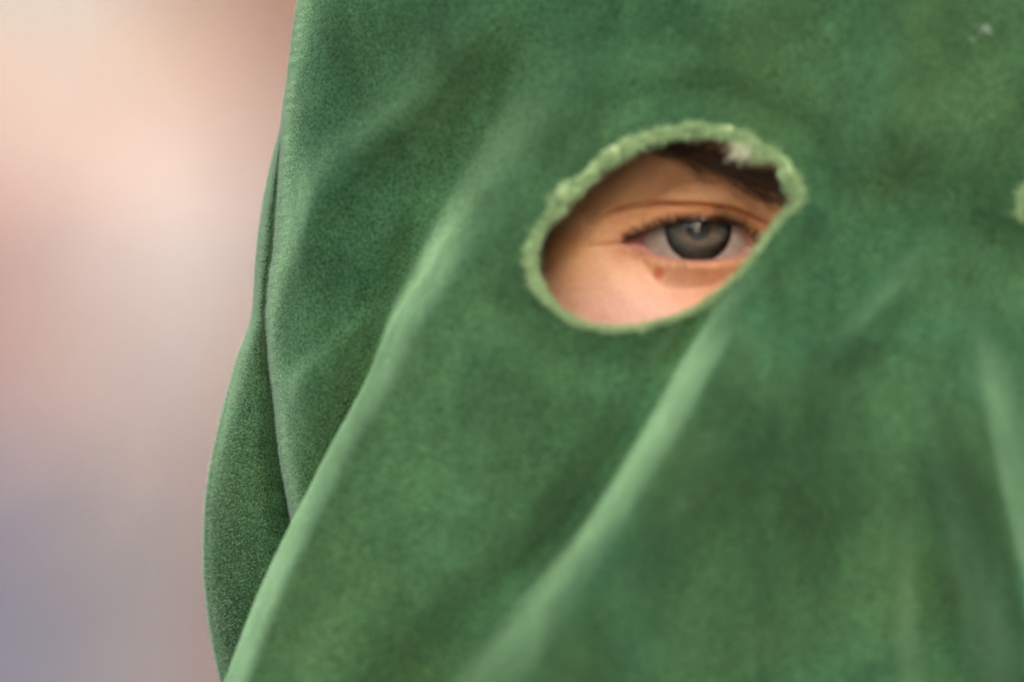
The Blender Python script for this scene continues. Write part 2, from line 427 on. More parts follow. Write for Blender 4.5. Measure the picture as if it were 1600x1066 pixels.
def make_lip(hc, mirrored):
    p, tan, out, nrm = hole_frame(hc)
    out = smooth_loop(out, 30); nrm = smooth_loop(nrm, 30)
    out /= np.linalg.norm(out, axis=1)[:, None]; nrm /= np.linalg.norm(nrm, axis=1)[:, None]
    x, y = (2 * CX - hc[:, 0] if mirrored else hc[:, 0]), hc[:, 1]
    # how ravelled the edge is: wide and woolly above and at both corners, rolled tight below
    ravel = np.clip(sstep(-y, -505, -425) - 0.9 * sstep(y - (318 + (1242 - x) * 0.9), -40, 10) * sstep(x, 1000, 1150), 0, 1)
    ravel = smooth_loop(ravel, 12)
    wid = (0.44 + 0.48 * ravel) * (1 + 0.50 * N4(np.arange(len(hc)) / 20.0, 11.5 + np.zeros(len(hc))) * ravel)
    n_r = 18; th = np.linspace(0, 2 * math.pi, n_r, endpoint=False)
    s = np.arange(len(hc))
    ctr = p + out * (wid * 0.8)[:, None] + nrm * (0.10 + 0.45 * ravel)[:, None]
    verts = []
    for j, a in enumerate(th):
        r = 1 + ravel * 0.95 * N3(s / 4.6 + (31 if mirrored else 0), np.full(len(s), 2.2 * math.cos(a) + 7 + 2.2 * math.sin(a))) + ravel * 0.34 * N2(s / 11.0, np.full(len(s), 3 * math.cos(a) + 50))
        groove = ravel * (0.62 + 0.3 * N2(s / 9.0, 71.0 + 0 * s)) * np.exp(-((np.angle(np.exp(1j * (a - math.pi * (0.56 + 0.10 * N1(s / 17.0, 3.0 + 0 * s)))))) / 0.34)**2)
        rr = (r - groove)[:, None]
        verts.append(ctr + rr * (out * (math.cos(a) * wid)[:, None] + nrm * (math.sin(a) * (0.62 * wid))[:, None]))
    v = np.stack(verts, 1)
    v = np.concatenate([v, v[:1]], 0)
    lip = pts_to_mesh('frayed_edge', v.reshape(-1, 3), grid_faces(v.shape[0], n_r, wrap=True), M_FRAY, hood)
    at = lip.data.attributes.new('ravel', 'FLOAT', 'POINT')
    at.data.foreach_set('value', np.repeat(np.r_[ravel, ravel[:1]], n_r).astype(np.float32))
    # ravelled fibres standing off the lip
    n = 9500
    i = rng.integers(0, len(hc), n); keep = rng.random(n) < (0.6 + 0.4 * ravel[i]); i = i[keep]; n = len(i)
    a = rng.uniform(-0.4, math.pi * 0.88, n)
    rd = out[i] * np.cos(a)[:, None] + nrm[i] * np.sin(a)[:, None]
    root = ctr[i] + out[i] * (np.cos(a) * wid[i] * 0.9)[:, None] + nrm[i] * (np.sin(a) * wid[i] * 0.65)[:, None] + tan[i] * rng.uniform(-0.3, 0.3, n)[:, None]
    ln = np.minimum(rng.gamma(3, 0.20, n), 1.05) * (0.85 + 0.5 * ravel[i])
    ln *= 1 + ravel[i] * (-0.45 + 1.7 * np.maximum(0, N2(i / 6.5, 33.0 + np.zeros(n))))
    ln = np.minimum(ln, 0.95)          # the fibres stand in uneven tufts
    dirn = rd + tan[i] * rng.normal(0, 0.55, n)[:, None] + rng.normal(0, 0.3, (n, 3)); dirn /= np.linalg.norm(dirn, axis=1)[:, None]
    curl = rng.normal(0, 0.75, (n, 3))
    ks = np.linspace(0, 1, 4)
    st = root[:, None, :] + dirn[:, None, :] * (ln[:, None] * ks)[:, :, None] + curl[:, None, :] * (ln[:, None] * ks**2)[:, :, None] * 0.8
    rad = np.repeat((0.046 * (1 - 0.6 * ks))[None, :], n, 0)
    fib = hairs('loose_fibres', st, rad, M_FRAYFIB, hood); fib['kind'] = 'stuff'
    return p, out, nrm, tan, ctr
lipdat = make_lip(hole_c, False)
make_lip(hole2_c, True)

# the torn pale tuft at the upper inner corner
def tuft(cx, cy, n, ln, spread, mat, name, dirv):
    base = hood_point(np.array([cx]), np.array([cy]))[0]
    roots = base + rng.normal(0, spread, (n, 3)) * np.array([1, 0.5, 0.7]) + np.array([0, -0.6, 0])
    d = np.array(dirv, float)[None] + rng.normal(0, 0.42, (n, 3)); d /= np.linalg.norm(d, axis=1)[:, None]
    l = ln * rng.uniform(0.5, 1.1, n); ks = np.linspace(0, 1, 5); curl = rng.normal(0, 0.9, (n, 3))
    st = roots[:, None] + d[:, None] * (l[:, None] * ks)[:, :, None] + curl[:, None] * (l[:, None] * ks**2)[:, :, None] * 0.5
    return hairs(name, st, np.repeat((0.05 * (1 - 0.55 * ks))[None], n, 0), mat, hood)
tuft(1156, 228, 260, 2.5, 0.45, M_PALE, 'torn_tuft', (0.15, -0.75, -0.75))
tuft(1186, 240, 160, 1.6, 0.6, M_FRAYFIB, 'torn_tuft', (-0.1, -0.5, -0.8))
# specks of lint caught on the brow of the hood
for (lx, ly, n, ln) in ((1538, 42, 30, 1.5), (1516, 61, 9, 0.8)):
    tuft(lx, ly, n, ln, 0.28, M_LINT, 'lint_speck', (0.35, -0.4, -0.8))

# pile standing off the cloth along the outline and the long folds
def fuzz(n, pu, pt, ln, holes=False):
    root = hood_point(pu, pt, holes)
    e = 2.0
    du = hood_point(pu + e, pt, holes) - hood_point(pu - e, pt, holes); dv = hood_point(pu, pt - e, holes) - hood_point(pu, pt + e, holes)
    nr = np.cross(dv, du); nr /= np.linalg.norm(nr, axis=1)[:, None] + 1e-9
    nr = np.where((nr * np.array([0.35, -1, 0])).sum(1)[:, None] * 0 + nr[:, 1:2] > 0, -nr, nr)
    return root, nr
def add_fuzz(name, root, nr, ln, rad):
    n = len(root)
    d = nr + rng.normal(0, 0.35, (n, 3)) + np.array([0, 0, -0.15]); d /= np.linalg.norm(d, axis=1)[:, None]
    l = ln * rng.uniform(0.4, 1.2, n); ks = np.linspace(0, 1, 3)
    st = root[:, None] + d[:, None] * (l[:, None] * ks)[:, :, None]
    o = hairs(name, st, np.repeat((rad * (1 - 0.6 * ks))[None], n, 0), M_FUZZ, hood); o['kind'] = 'stuff'
    return o
n = 26000
pt = rng.uniform(-60, 1120, n); pu = us_f(pt) + rng.exponential(4, n)
r1, n1 = fuzz(n, pu, pt, 0.6)
add_fuzz('velvet_pile', r1[:16000], n1[:16000], 0.50, 0.022)
# back panel outline
sec_t = rng.uniform(150, 1100, 26000); rr_, nn_ = [], []
tt = np.arange(140, 1110, 4.0); SEC = np.stack([back_section(t, -1) for t in tt]); NS = SEC.shape[1]
ii = rng.integers(1, len(tt) - 1, 30000); jj = rng.integers(30, NS - 30, 30000)
a_ = SEC[ii, jj + 1] - SEC[ii, jj - 1]; b_ = SEC[ii + 1, jj] - SEC[ii - 1, jj]
nn_ = np.cross(a_, b_); nn_ /= np.linalg.norm(nn_, axis=1)[:, None]
cm = np.array([(CX - 800) / PXMM, 120, 0]); flip = ((SEC[ii, jj] - cm) * nn_ * np.array([1, 1, 0])).sum(1) < 0
nn_[flip] *= -1
f1, f2 = rng.random((30000, 1)), rng.random((30000, 1))
rr_ = SEC[ii, jj] * (1 - f1) + SEC[ii, jj + 1] * f1 + (SEC[ii + 1, jj] - SEC[ii, jj]) * f2
add_fuzz('velvet_pile', rr_, nn_, 0.50, 0.016)

# ------------------------------------------------------------------ the wearer's head, one continuous skin
HX = (1345 - 800) / PXMM * 1.0107                      # middle of the face, mm
HY = 9.5                                              # cornea plane, mm behind the cloth front
HZ = (533 - 368) / PXMM * 1.0107                       # eye level
EX = -28.6                                             # eye centre across, from the middle
EC = np.array([EX, 12.6, 0.0]); ER = 12.0              # eyeball centre and radius (head space)
LR = 12.9                                              # outer surface of the lids
HC = np.array([0, 82.0, -6.0]); HA = np.array([78.0, 88.0, 112.0])

UPPER = [(-13.2, -1.3), (-11.4, -0.5), (-9.1, 0.6), (-5.2, 2.0), (-1.2, 2.65), (3.3, 2.6), (6.6, 1.85), (8.8, 0.2), (9.9, -1.5), (10.7, -2.9)]
LOWER = [(10.7, -2.9), (9.0, -3.75), (7.2, -4.15), (4.4, -4.6), (1, -4.9), (-3.5, -4.75), (-6.9, -4.2), (-9.1, -3.4), (-11.3, -2.2), (-13.2, -1.3)]
up_f = pchip(*zip(*UPPER)); lo_f = pchip(*zip(*LOWER[::-1]))
crease_f = pchip([-20, -18.6, -14.7, -10.2, -5.7, -1.2, 4.4, 10, 14], [1.0, 1.6, 3.8, 4.9, 5.3, 5.2, 4.6, 2.7, 0.5])

def g2(x, z, cx, cz, sx, sz, rot=0.0):
    c, s = math.cos(rot), math.sin(rot)
    a = (x - cx) * c + (z - cz) * s; b = -(x - cx) * s + (z - cz) * c
    return np.exp(-(a / sx)**2 - (b / sz)**2)

def face_relief(x, z, yell):
    """depth offset (mm, + away from camera) for the half face x <= 0; z from eye level"""
    f = np.zeros_like(x)
    f += -5.5 * g2(x, z, -26, 17, 22, 9, 0.12)                         # brow
    f += -2.0 * g2(x, z, 0, 16, 14, 12)
    f += 2.5 * g2(x, z, -16, 0, 6, 10)                                 # inner corner hollow
    f += -5.0 * g2(x, z, -37, -25, 15, 13, 0.3)                        # cheek
    f += -6 * g2(x, z, 0, -6, 8, 16) - 7 * g2(x, z, 0, -30, 10.5, 12) - 6 * g2(x, z, -11, -33, 5.5, 5)   # nose
    f += 3.5 * g2(x, z, -6, -39, 4.5, 3)
    f += -5 * g2(x, z, 0, -52, 22, 14)
    f += -3.0 * g2(x, z, 0, -54, 19, 4) - 4.0 * g2(x, z, 0, -64, 15, 5) + 3.4 * g2(x, z, 0, -58.5, 24, 1.6)     # mouth
    f += 3.0 * g2(x, z, 0, -74, 18, 5) - 6 * g2(x, z, 0, -88, 18, 12)
    f += -14 * g2(x, z, -58, -2, 17, 36)                                 # cheekbone and outer brow
    xe, ze = x - EX, z
    # lids follow the eyeball
    r2 = xe**2 + (ze + 1)**2
    ylid = EC[1] - np.sqrt(np.clip(LR**2 - np.clip(r2, 0, LR**2 * 0.62), 1, None))
    rr = np.sqrt((xe / 1.28)**2 + ((ze + 0.4) / 1.0)**2)
    wl = 1 - sstep(rr, 4.6, 15.0)
    f = f * (1 - wl) + (ylid - yell) * wl
    # upper crease with the fold of skin that hangs above it
    zc = crease_f(xe); dz = ze - zc
    fade = sstep(xe, -20, -13) * (1 - sstep(xe, 9, 15))
    f += fade * (0.75 * np.exp(-(dz / 0.42)**2) - 1.25 * sstep(dz, 0.0, 1.0) * (1 - sstep(dz, 1.5, 9)))
    # lid rims
    f += -0.35 * np.exp(-((ze - lo_f(np.clip(xe, -13, 10.5)) + 0.9) / 0.9)**2) * (1 - sstep(np.abs(xe), 10, 15))
    # pouch and the groove under it
    zg = -9.6 + 0.035 * (xe + 2)**2 * np.where(xe > -2, 0.55, 0.25) 
    f += 0.75 * np.exp(-((ze - zg) / 1.5)**2) * sstep(xe, -11, 2) * (1 - sstep(xe, 13, 18)) - 0.25 * np.exp(-((ze - zg - 3.0) / 1.8)**2) * (1 - sstep(np.abs(xe), 8, 14))
    # lines at the outer corner
    f += 0.25 * np.exp(-((ze + 1.6 - 0.12 * (xe + 14)) / 0.5)**2) * sstep(-xe, 12, 14.5) * (1 - sstep(-xe, 17, 21))
    return f

def dirs_to_disc(d): return np.stack([d[:, 1] / (1 - d[:, 0]), d[:, 2] / (1 - d[:, 0])], 1)
def disc_to_dirs(q):
    r2 = (q**2).sum(1)
    return np.stack([-(1 - r2) / (1 + r2), 2 * q[:, 0] / (1 + r2), 2 * q[:, 1] / (1 + r2)], 1)

def r_ellipsoid(d):
    r = 1.0 / np.sqrt(((d / HA)**2).sum(1))
    # neck: a column below the skull
    hv = np.hypot(d[:, 0], d[:, 1] - 0.0) + 1e-6
    rn = np.minimum(45.0 / hv, 190.0 / np.maximum(-d[:, 2], 1e-3))
    wn = sstep(-d[:, 2], 0.72, 0.93)
    return np.where(wn > 0, np.maximum(r, r * (1 - wn) + np.maximum(rn, r * 0.9) * wn), r)

NA = 320
xs_u = np.array([p[0] for p in UPPER]); 
loop = np.array([(x, float(up_f(x))) for x in np.linspace(-13.2, 10.7, 60)[:-1]] + [(x, float(lo_f(x))) for x in np.linspace(10.7, -13.2, 60)[:-1]])
s = np.r_[0, np.cumsum(np.linalg.norm(np.diff(np.vstack([loop, loop[:1]]), axis=0), axis=1))]
lp = np.vstack([loop, loop[:1]]); uu = np.linspace(0, s[-1], NA, endpoint=False)
loop = np.stack([np.interp(uu, s, lp[:, 0]), np.interp(uu, s, lp[:, 1])], 1)
yl = EC[1] - np.sqrt(np.clip(LR**2 - np.clip(loop[:, 0]**2 + (loop[:, 1] + 1)**2, 0, LR**2 * 0.62), 1, None))
ap3 = np.stack([loop[:, 0] + EX, yl, loop[:, 1]], 1)
d_ap = ap3 - HC; d_ap /= np.linalg.norm(d_ap, axis=1)[:, None]
q_ap = dirs_to_disc(d_ap); qc = q_ap.mean(0)
ang = np.unwrap(np.arctan2((loop[:, 1] + 1.0) * 2.6, loop[:, 0] - 0.7))
# direction in the disc for each angle: x across -> towards the midline
exv = np.array([EX + 8, EC[1] - LR, -1.0]) - HC; exv /= np.linalg.norm(exv); ex0 = np.array([EX, EC[1] - LR, -1.0]) - HC; ex0 /= np.linalg.norm(ex0)
ezv = np.array([EX, EC[1] - LR, 7.0]) - HC; ezv /= np.linalg.norm(ezv)
bx = (dirs_to_disc(exv[None]) - dirs_to_disc(ex0[None]))[0]; bz = (dirs_to_disc(ezv[None]) - dirs_to_disc(ex0[None]))[0]
bx /= np.linalg.norm(bx); bz /= np.linalg.norm(bz)
dv = np.cos(ang)[:, None] * bx + np.sin(ang)[:, None] * bz
bq = (q_ap * dv).sum(1); cq = (q_ap**2).sum(1) - 1
q_out = q_ap + dv * (-bq + np.sqrt(bq**2 - cq))[:, None]
NR = 190
sk = np.linspace(0, 1, NR)**2.6
q = q_ap[None] * (1 - sk)[:, None, None] + q_out[None] * sk[:, None, None]
d = disc_to_dirs(q.reshape(-1, 2)); r0 = r_ellipsoid(d)
pos = HC + d * r0[:, None]
wfront = sstep(-d[:, 1], 0.25, 0.55)
rad = r0.copy()
for _ in range(24):
    x, z = np.minimum(pos[:, 0], 0), pos[:, 2]
    qq = np.clip(1 - (x / HA[0])**2 - ((z - HC[2]) / HA[2])**2, 0.05, 1)
    yell = HC[1] - HA[1] * np.sqrt(qq)
    f = face_relief(x, z, yell) * wfront
    slope = HA[1] * (x * d[:, 0] / HA[0]**2 + (z - HC[2]) * d[:, 2] / HA[2]**2) / np.sqrt(qq)
    F = pos[:, 1] - (yell + f)
    rad = np.where(wfront > 0, rad + 0.6 * F / (np.abs(d[:, 1]) + np.maximum(slope, 0)), rad)
    pos = HC + d * rad[:, None]
head = pos.reshape(NR, NA, 3)
# lid thickness: two rings that turn in to the eyeball
def inward(ring, k):
    v = ring - EC; l = np.linalg.norm(v, axis=1)[:, None]
    return EC + v / l * (l * (1 - k) + (ER - 0.25) * k)
inner = np.stack([inward(head[0], 1.0), inward(head[0], 0.66), inward(head[0], 0.33) , inward(head[0], 0.08)])
half = np.concatenate([inner, head], 0)
nr_ = half.shape[0]
verts = half.reshape(-1, 3); fc = grid_faces(nr_, NA, wrap=True)
verts[(nr_ - 1) * NA:, 0] = 0.0
mv = verts * np.array([-1, 1, 1]); nv = len(verts)
last = np.arange((nr_ - 1) * NA, nr_ * NA)
idx2 = np.arange(nv) + nv; idx2[last] = last
fm = idx2[fc][:, ::-1]
allv = np.vstack([verts, mv]); HOFF = np.array([HX, HY, HZ])

# ---- skin material, from the head's own coordinates
def skin_material():
    m, t, p = new_mat('skin')
    g = node(t, 'ShaderNodeNewGeometry') if False else node(t, 'ShaderNodeTexCoord')
    co = g.outputs['Object']
    def spot(x, z, rx, rz=None, soft=0.0):
        """1 inside a spot on the face at head-space mm x, z"""
        rz = rz or rx
        mp = node(t, 'ShaderNodeMapping'); mp.vector_type = 'POINT'
        mp.inputs['Location'].default_value = (-(x + HX) / rx, 0, -((z + HZ) / 1000 + CAM_Z) * 1000 / rz)
        mp.inputs['Scale'].default_value = (1000 / rx, 0, 1000 / rz)
        t.links.new(co, mp.inputs['Vector'])
        ln = node(t, 'ShaderNodeVectorMath'); ln.operation = 'LENGTH'; t.links.new(mp.outputs[0], ln.inputs[0])
        r = node(t, 'ShaderNodeMapRange'); r.interpolation_type = 'SMOOTHSTEP'
        r.inputs['From Min'].default_value = 1.0 + soft; r.inputs['From Max'].default_value = max(0.0, 0.75 - soft)
        t.links.new(ln.outputs['Value'], r.inputs['Value']); return r.outputs[0]
    def wsum(fac, k):
        mm = node(t, 'ShaderNodeMath'); mm.operation = 'MULTIPLY'; mm.inputs[1].default_value = k; t.links.new(fac, mm.inputs[0]); return mm.outputs[0]
    blot = noise(t, 210, 4, 0.6, 0.2, co)
    col = mix(t, ramp(t, blot, [(0.35, (0, 0, 0)), (0.65, (1, 1, 1))]), (0.66, 0.315, 0.135), (0.73, 0.385, 0.18))
    col = mix(t, wsum(spot(EX - 12, -16, 17, 9, 0.75), 0.9), col, (0.82, 0.50, 0.41))          # flushed upper cheek
    col = mix(t, wsum(spot(EX + 9, -9, 9, 5, 0.7), 0.8), col, (0.60, 0.23, 0.13))  # redder towards the nose
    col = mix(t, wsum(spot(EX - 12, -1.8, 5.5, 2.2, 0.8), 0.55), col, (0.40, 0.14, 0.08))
    col = mix(t, wsum(spot(EX + 0, 1.5, 15, 4.2, 0.6), 0.25), col, (0.45, 0.20, 0.11))
    col = mix(t, wsum(spot(EX - 6.95, -6.65, 1.1, None, 0.2), 0.85), col, (0.60, 0.13, 0.06))  # the small red mole
    col = mix(t, wsum(spot(EX + 1.1, -6.9, 0.45, None, 0.3), 0.3), col, (0.46, 0.12, 0.08))
    vein = noise(t, 520, 5, 0.65, 1.2, co)
    col = mix(t, wsum(ramp(t, vein, [(0.50, (0, 0, 0)), (0.68, (1, 1, 1))]), 0.28), col, (0.56, 0.20, 0.11))
    pale = noise(t, 900, 3, 0.6, 0.2, co)
    col = mix(t, wsum(ramp(t, pale, [(0.52, (0, 0, 0)), (0.72, (1, 1, 1))]), 0.25), col, (0.82, 0.56, 0.38))
    t.links.new(col, p.inputs['Base Color'])
    p.inputs['Roughness'].default_value = 0.5; p.inputs['Specular IOR Level'].default_value = 0.35
    p.inputs['Subsurface Weight'].default_value = 0.35
    p.inputs['Subsurface Radius'].default_value = (1.0, 0.35, 0.2); p.inputs['Subsurface Scale'].default_value = 0.0022
    pores = node(t, 'ShaderNodeTexVoronoi'); pores.inputs['Scale'].default_value = 2200; t.links.new(co, pores.inputs['Vector'])
    n0 = bump(t, noise(t, 330, 4, 0.6, 0.4, co), 0.25, 0.0006)
    t.links.new(bump(t, pores.outputs['Distance'], 0.30, 0.00025, n0), p.inputs['Normal'])
    return m
M_SKIN = skin_material()
M_WET, _t, _p = new_mat('lid_margin')
_p.inputs['Base Color'].default_value = (0.50, 0.22, 0.17, 1); _p.inputs['Roughness'].default_value = 0.28
fc_all = np.vstack([fc, fm])
skin = pts_to_mesh('head', allv + HOFF, fc_all, [M_SKIN, M_WET], person)
mi = np.zeros(len(fc_all), int); mi[:NA * 4] = 1; mi[len(fc):len(fc) + NA * 4] = 1
skin.data.polygons.foreach_set('material_index', mi.tolist())

# ---- eyes
M_SCL, _t, _p = new_mat('sclera')
_co = node(_t, 'ShaderNodeTexCoord').outputs['Object']
_t.links.new(ramp(_t, noise(_t, 300, 4, 0.6, 1.0, _co), [(0.35, (0.40, 0.30, 0.255)), (0.6, (0.475, 0.39, 0.335))]), _p.inputs['Base Color'])
_p.inputs['Roughness'].default_value = 0.25; _p.inputs['Subsurface Weight'].default_value = 0.2; _p.inputs['Subsurface Scale'].default_value = 0.001
M_PUP, _t, _p = new_mat('pupil')
_p.inputs['Base Color'].default_value = (0.004, 0.004, 0.004, 1); _p.inputs['Roughness'].default_value = 0.6
M_CORNEA = bpy.data.materials.new('cornea'); M_CORNEA.use_nodes = True
_t = M_CORNEA.node_tree; _t.nodes.clear()
_o = node(_t, 'ShaderNodeOutputMaterial'); _tr = node(_t, 'ShaderNodeBsdfTransparent'); _gl = node(_t, 'ShaderNodeBsdfGlossy'); _gl.inputs['Roughness'].default_value = 0.0
_fr = node(_t, 'ShaderNodeFresnel'); _fr.inputs['IOR'].default_value = 1.5; _mx = node(_t, 'ShaderNodeMixShader')
_t.links.new(_fr.outputs[0], _mx.inputs[0]); _t.links.new(_tr.outputs[0], _mx.inputs[1]); _t.links.new(_gl.outputs[0], _mx.inputs[2]); _t.links.new(_mx.outputs[0], _o.inputs[0])
IR = 5.95                                                              # iris radius
def iris_material():
    m, t, p = new_mat('iris')
    uv = node(t, 'ShaderNodeUVMap').outputs[0]                          # u round, v from pupil to rim
    mp = node(t, 'ShaderNodeMapping'); mp.inputs['Scale'].default_value = (60, 2.2, 1); t.links.new(uv, mp.inputs['Vector'])
    fib = noise(t, 1.0, 4, 0.6, 0.6, mp.outputs[0])
    sx = node(t, 'ShaderNodeSeparateXYZ'); t.links.new(uv, sx.inputs[0])
    radial = ramp(t, sx.outputs[1], [(0.0, (0.10, 0.065, 0.035)), (0.28, (0.115, 0.085, 0.055)), (0.6, (0.10, 0.095, 0.085)), (0.84, (0.062, 0.064, 0.064)), (1.0, (0.028, 0.029, 0.030))])
    col = mix(t, ramp(t, fib, [(0.3, (0, 0, 0)), (0.7, (1, 1, 1))]), (0.7, 0.7, 0.7), (1.9, 1.85, 1.8))
    c = mix(t, 1.0, radial, col, 'MULTIPLY'); t.links.new(c, p.inputs['Base Color']); p.inputs['Roughness'].default_value = 0.6
    return m
M_IRIS = iris_material()
CSGN = -1
def make_eye(side):
    ec = EC * np.array([-side, 1, 1]) + HOFF
    ec = np.array([HX + side * abs(EX), EC[1] + HY, HZ])
    lk = 0.1; rx = np.array([[1, 0, 0], [0, math.cos(lk), math.sin(lk)], [0, -math.sin(lk), math.cos(lk)]])   # looking a touch upward
    # sclera with an opening for the iris; pole towards the camera (-y)
    a0 = math.asin((IR - 0.05) / ER)
    th = np.concatenate([np.linspace(a0, 1.6, 40), np.linspace(1.65, math.pi - 0.02, 16)]); ph = np.linspace(0, 2 * math.pi, 72, endpoint=False)
    v = np.array([[ER * math.sin(a) * math.cos(b), -ER * math.cos(a), ER * math.sin(a) * math.sin(b)] for a in th for b in ph])
    eye = pts_to_mesh('eyeball', v @ rx.T + ec, grid_faces(len(th), 72, wrap=True), M_SCL, person)
    # iris: shallow bowl
    rp = 2.1; rr_ = np.linspace(rp, IR, 22); y0 = -ER * math.cos(a0)
    v = np.array([[r * math.cos(b), y0 + 0.25 - 0.55 * (IR - r) / (IR - rp) * 0.6 + 0.05 * math.sin(b * 23 + r * 2), r * math.sin(b)] for r in rr_ for b in ph])
    ir = pts_to_mesh('iris', v @ rx.T + ec, grid_faces(len(rr_), 72, wrap=True), M_IRIS, eye)
    uvl = ir.data.uv_layers.new(name='UVMap')
    fcs = grid_faces(len(rr_), 72, wrap=True)
    uv = []
    for f in fcs:
        cs = [(i % 72, i // 72) for i in f]
        for (c, r) in cs:
            cc = c + 72 if (c == 0 and max(q[0] for q in cs) > 60) else c
            uv += [cc / 72, r / (len(rr_) - 1)]
    uvl.data.foreach_set('uv', uv)
    # pupil
    v = [[0, y0 + 0.35, 0]] + [[(rp + 0.15) * math.cos(b), y0 + 0.1, (rp + 0.15) * math.sin(b)] for b in ph]
    pts_to_mesh('pupil', np.array(v) @ rx.T + ec, [(0, 1 + i, 1 + (i + 1) % 72) for i in range(72)], M_PUP, eye)
    # cornea: the clear dome, blending on to the white
    cr = 7.8; off = ER + 1.1 - cr
    ths = np.linspace(0.0, 0.92, 30)
    vv = []
    for a in ths:
        for b in ph:
            r = cr * math.sin(a); yy = -(off + cr * math.cos(a))
            vv.append([r * math.cos(b), yy, r * math.sin(b)])
    pts_to_mesh('cornea', np.array(vv) @ rx.T + ec, grid_faces(len(ths), 72, wrap=True)[:, ::CSGN], M_CORNEA, eye)
make_eye(-1); make_eye(1)

# ---- lashes and brows, real hairs
M_HAIR, _t, _p = new_mat('brown_hair')
_p.inputs['Base Color'].default_value = (0.085, 0.040, 0.018, 1); _p.inputs['Roughness'].default_value = 0.5
def surf_y(x, z):
    """skin depth at head-space x, z (x <= 0)"""
    x = np.asarray(x, float); z = np.asarray(z, float)
    yell = HC[1] - HA[1] * np.sqrt(np.clip(1 - (x / HA[0])**2 - ((z - HC[2]) / HA[2])**2, 0.02, 1))
    return yell + face_relief(x, z, yell)
def lashes(side, upper):
    n = 620 if upper else 60
    xs = np.sort(rng.uniform(-12.4, 9.9, n)); zs = (up_f(xs) + 0.05) if upper else (lo_f(xs) - 0.15)
    y = surf_y(xs + EX, zs) - 0.25
    root = np.stack([xs + EX, y, zs], 1) + rng.normal(0, 0.12, (n, 3))
    fan = xs / 14.0
    ln = (4.8 if upper else 2.6) * rng.uniform(0.6, 1.1, n) * (1 - 0.45 * np.abs(fan)**2)
    ks = np.linspace(0, 1, 6)
    fwd = -np.sin(ks * 1.25)                                         # out towards the viewer
    zz = (np.cumsum(np.r_[0, -0.16 + 0.75 * ks[1:]]) / 5 * 1.6) if upper else -(0.15 * ks + 0.55 * ks**2)
    sx = (fan * 0.55 + rng.normal(0, 0.12, n))
    st = root[:, None, :] + np.stack([ln[:, None] * sx[:, None] * ks[None], ln[:, None] * fwd[None] * 0.72, ln[:, None] * zz[None] * 0.75], -1)
    st = st * np.array([-side, 1, 1]) if side > 0 else st
    return hairs('eyelashes', st + HOFF, np.repeat(((0.062 if upper else 0.03) * (1 - 0.8 * ks))[None], n, 0), M_HAIR, skin)
def brow(side):
    n = 1700
    c = pchip([-22, -14, -8, -3, 3, 10, 17, 20], [13.0, 16.2, 16.8, 15.6, 13.0, 9.9, 6.6, 5.4])
    xs = rng.uniform(-21, 20, n); wv = np.interp(xs, [-22, -10, 0, 12, 20], [0.9, 2.0, 2.9, 3.3, 2.6])
    zs = c(xs) + np.clip(rng.normal(0, 0.6, n), -1.7, 1.7) * wv
    ln = rng.uniform(3.0, 6.0, n); ks = np.linspace(0, 1, 5)
    up = np.interp(xs, [-22, 0, 12, 20], [0.0, 0.12, 0.4, 0.7]) - 0.5 * (zs - c(xs)) / 3
    x1 = (xs + EX)[:, None] - (ln * np.cos(np.arctan(up)))[:, None] * ks; z1 = zs[:, None] + (ln * np.sin(np.arctan(up)))[:, None] * ks * (1 - 0.35 * ks)
    x1 = np.minimum(x1, -1.0)
    y1 = surf_y(x1, z1) - 0.30 - 0.55 * np.sin(ks * 2.4)[None] * rng.uniform(0.4, 1.2, n)[:, None]
    st = np.stack([x1, y1, z1], -1)
    if side > 0: st = st * np.array([-1, 1, 1])
    return hairs('eyebrow', st + HOFF, np.repeat((0.05 * (1 - 0.7 * ks))[None], n, 0), M_HAIR, skin)
for sd_ in (-1, 1):
    lashes(sd_, True); lashes(sd_, False); brow(sd_)

# ------------------------------------------------------------------ the street behind
def plain(name, col, rough=0.8, sc=6, var=0.12):
    m, t, p = new_mat(name)
    co = node(t, 'ShaderNodeTexCoord').outputs['Object']
    c2 = tuple(c * (1 - var) for c in col); c1 = tuple(min(1, c * (1 + var)) for c in col)
    t.links.new(ramp(t, noise(t, sc, 5, 0.6, 0.2, co), [(0.3, c2), (0.7, c1)]), p.inputs['Base Color'])
    p.inputs['Roughness'].default_value = rough
    t.links.new(bump(t, noise(t, sc * 12, 4, 0.6, 0, co), 0.2, 0.01), p.inputs['Normal'])
    return m
def box(name, x0, x1, y0, y1, z0, z1, mat, parent=None, bev=0.0):
    v = [(x, y, z) for x in (x0, x1) for y in (y0, y1) for z in (z0, z1)]
    f = [(0, 1, 3, 2), (4, 6, 7, 5), (0, 4, 5, 1), (2, 3, 7, 6), (0, 2, 6, 4), (1, 5, 7, 3)]
    me = bpy.data.meshes.new(name); me.from_pydata(v, [], f); me.update(); me.materials.append(mat)
    o = bpy.data.objects.new(name, me); COL.objects.link(o)
    if parent is not None: o.parent = parent
    if bev:
        b = o.modifiers.new('bevel', 'BEVEL'); b.width = bev; b.segments = 2
    return o
M_GROUND = plain('street_paving', (0.27, 0.25, 0.24), 0.85, 3)
M_CREAM = plain('cream_plaster', (0.275, 0.282, 0.275), 0.9, 2)
M_BROWN = plain('brown_door_paint', (0.13, 0.07, 0.05), 0.6, 4)
M_PLINTH = plain('grey_plinth_stone', (0.105, 0.107, 0.130), 0.9, 3)
M_STONE = plain('pale_stone', (0.50, 0.44, 0.38), 0.9, 3)
M_GLASS, _t, _p = new_mat('window_glass'); _p.inputs['Base Color'].default_value = (0.05, 0.06, 0.07, 1); _p.inputs['Roughness'].default_value = 0.05

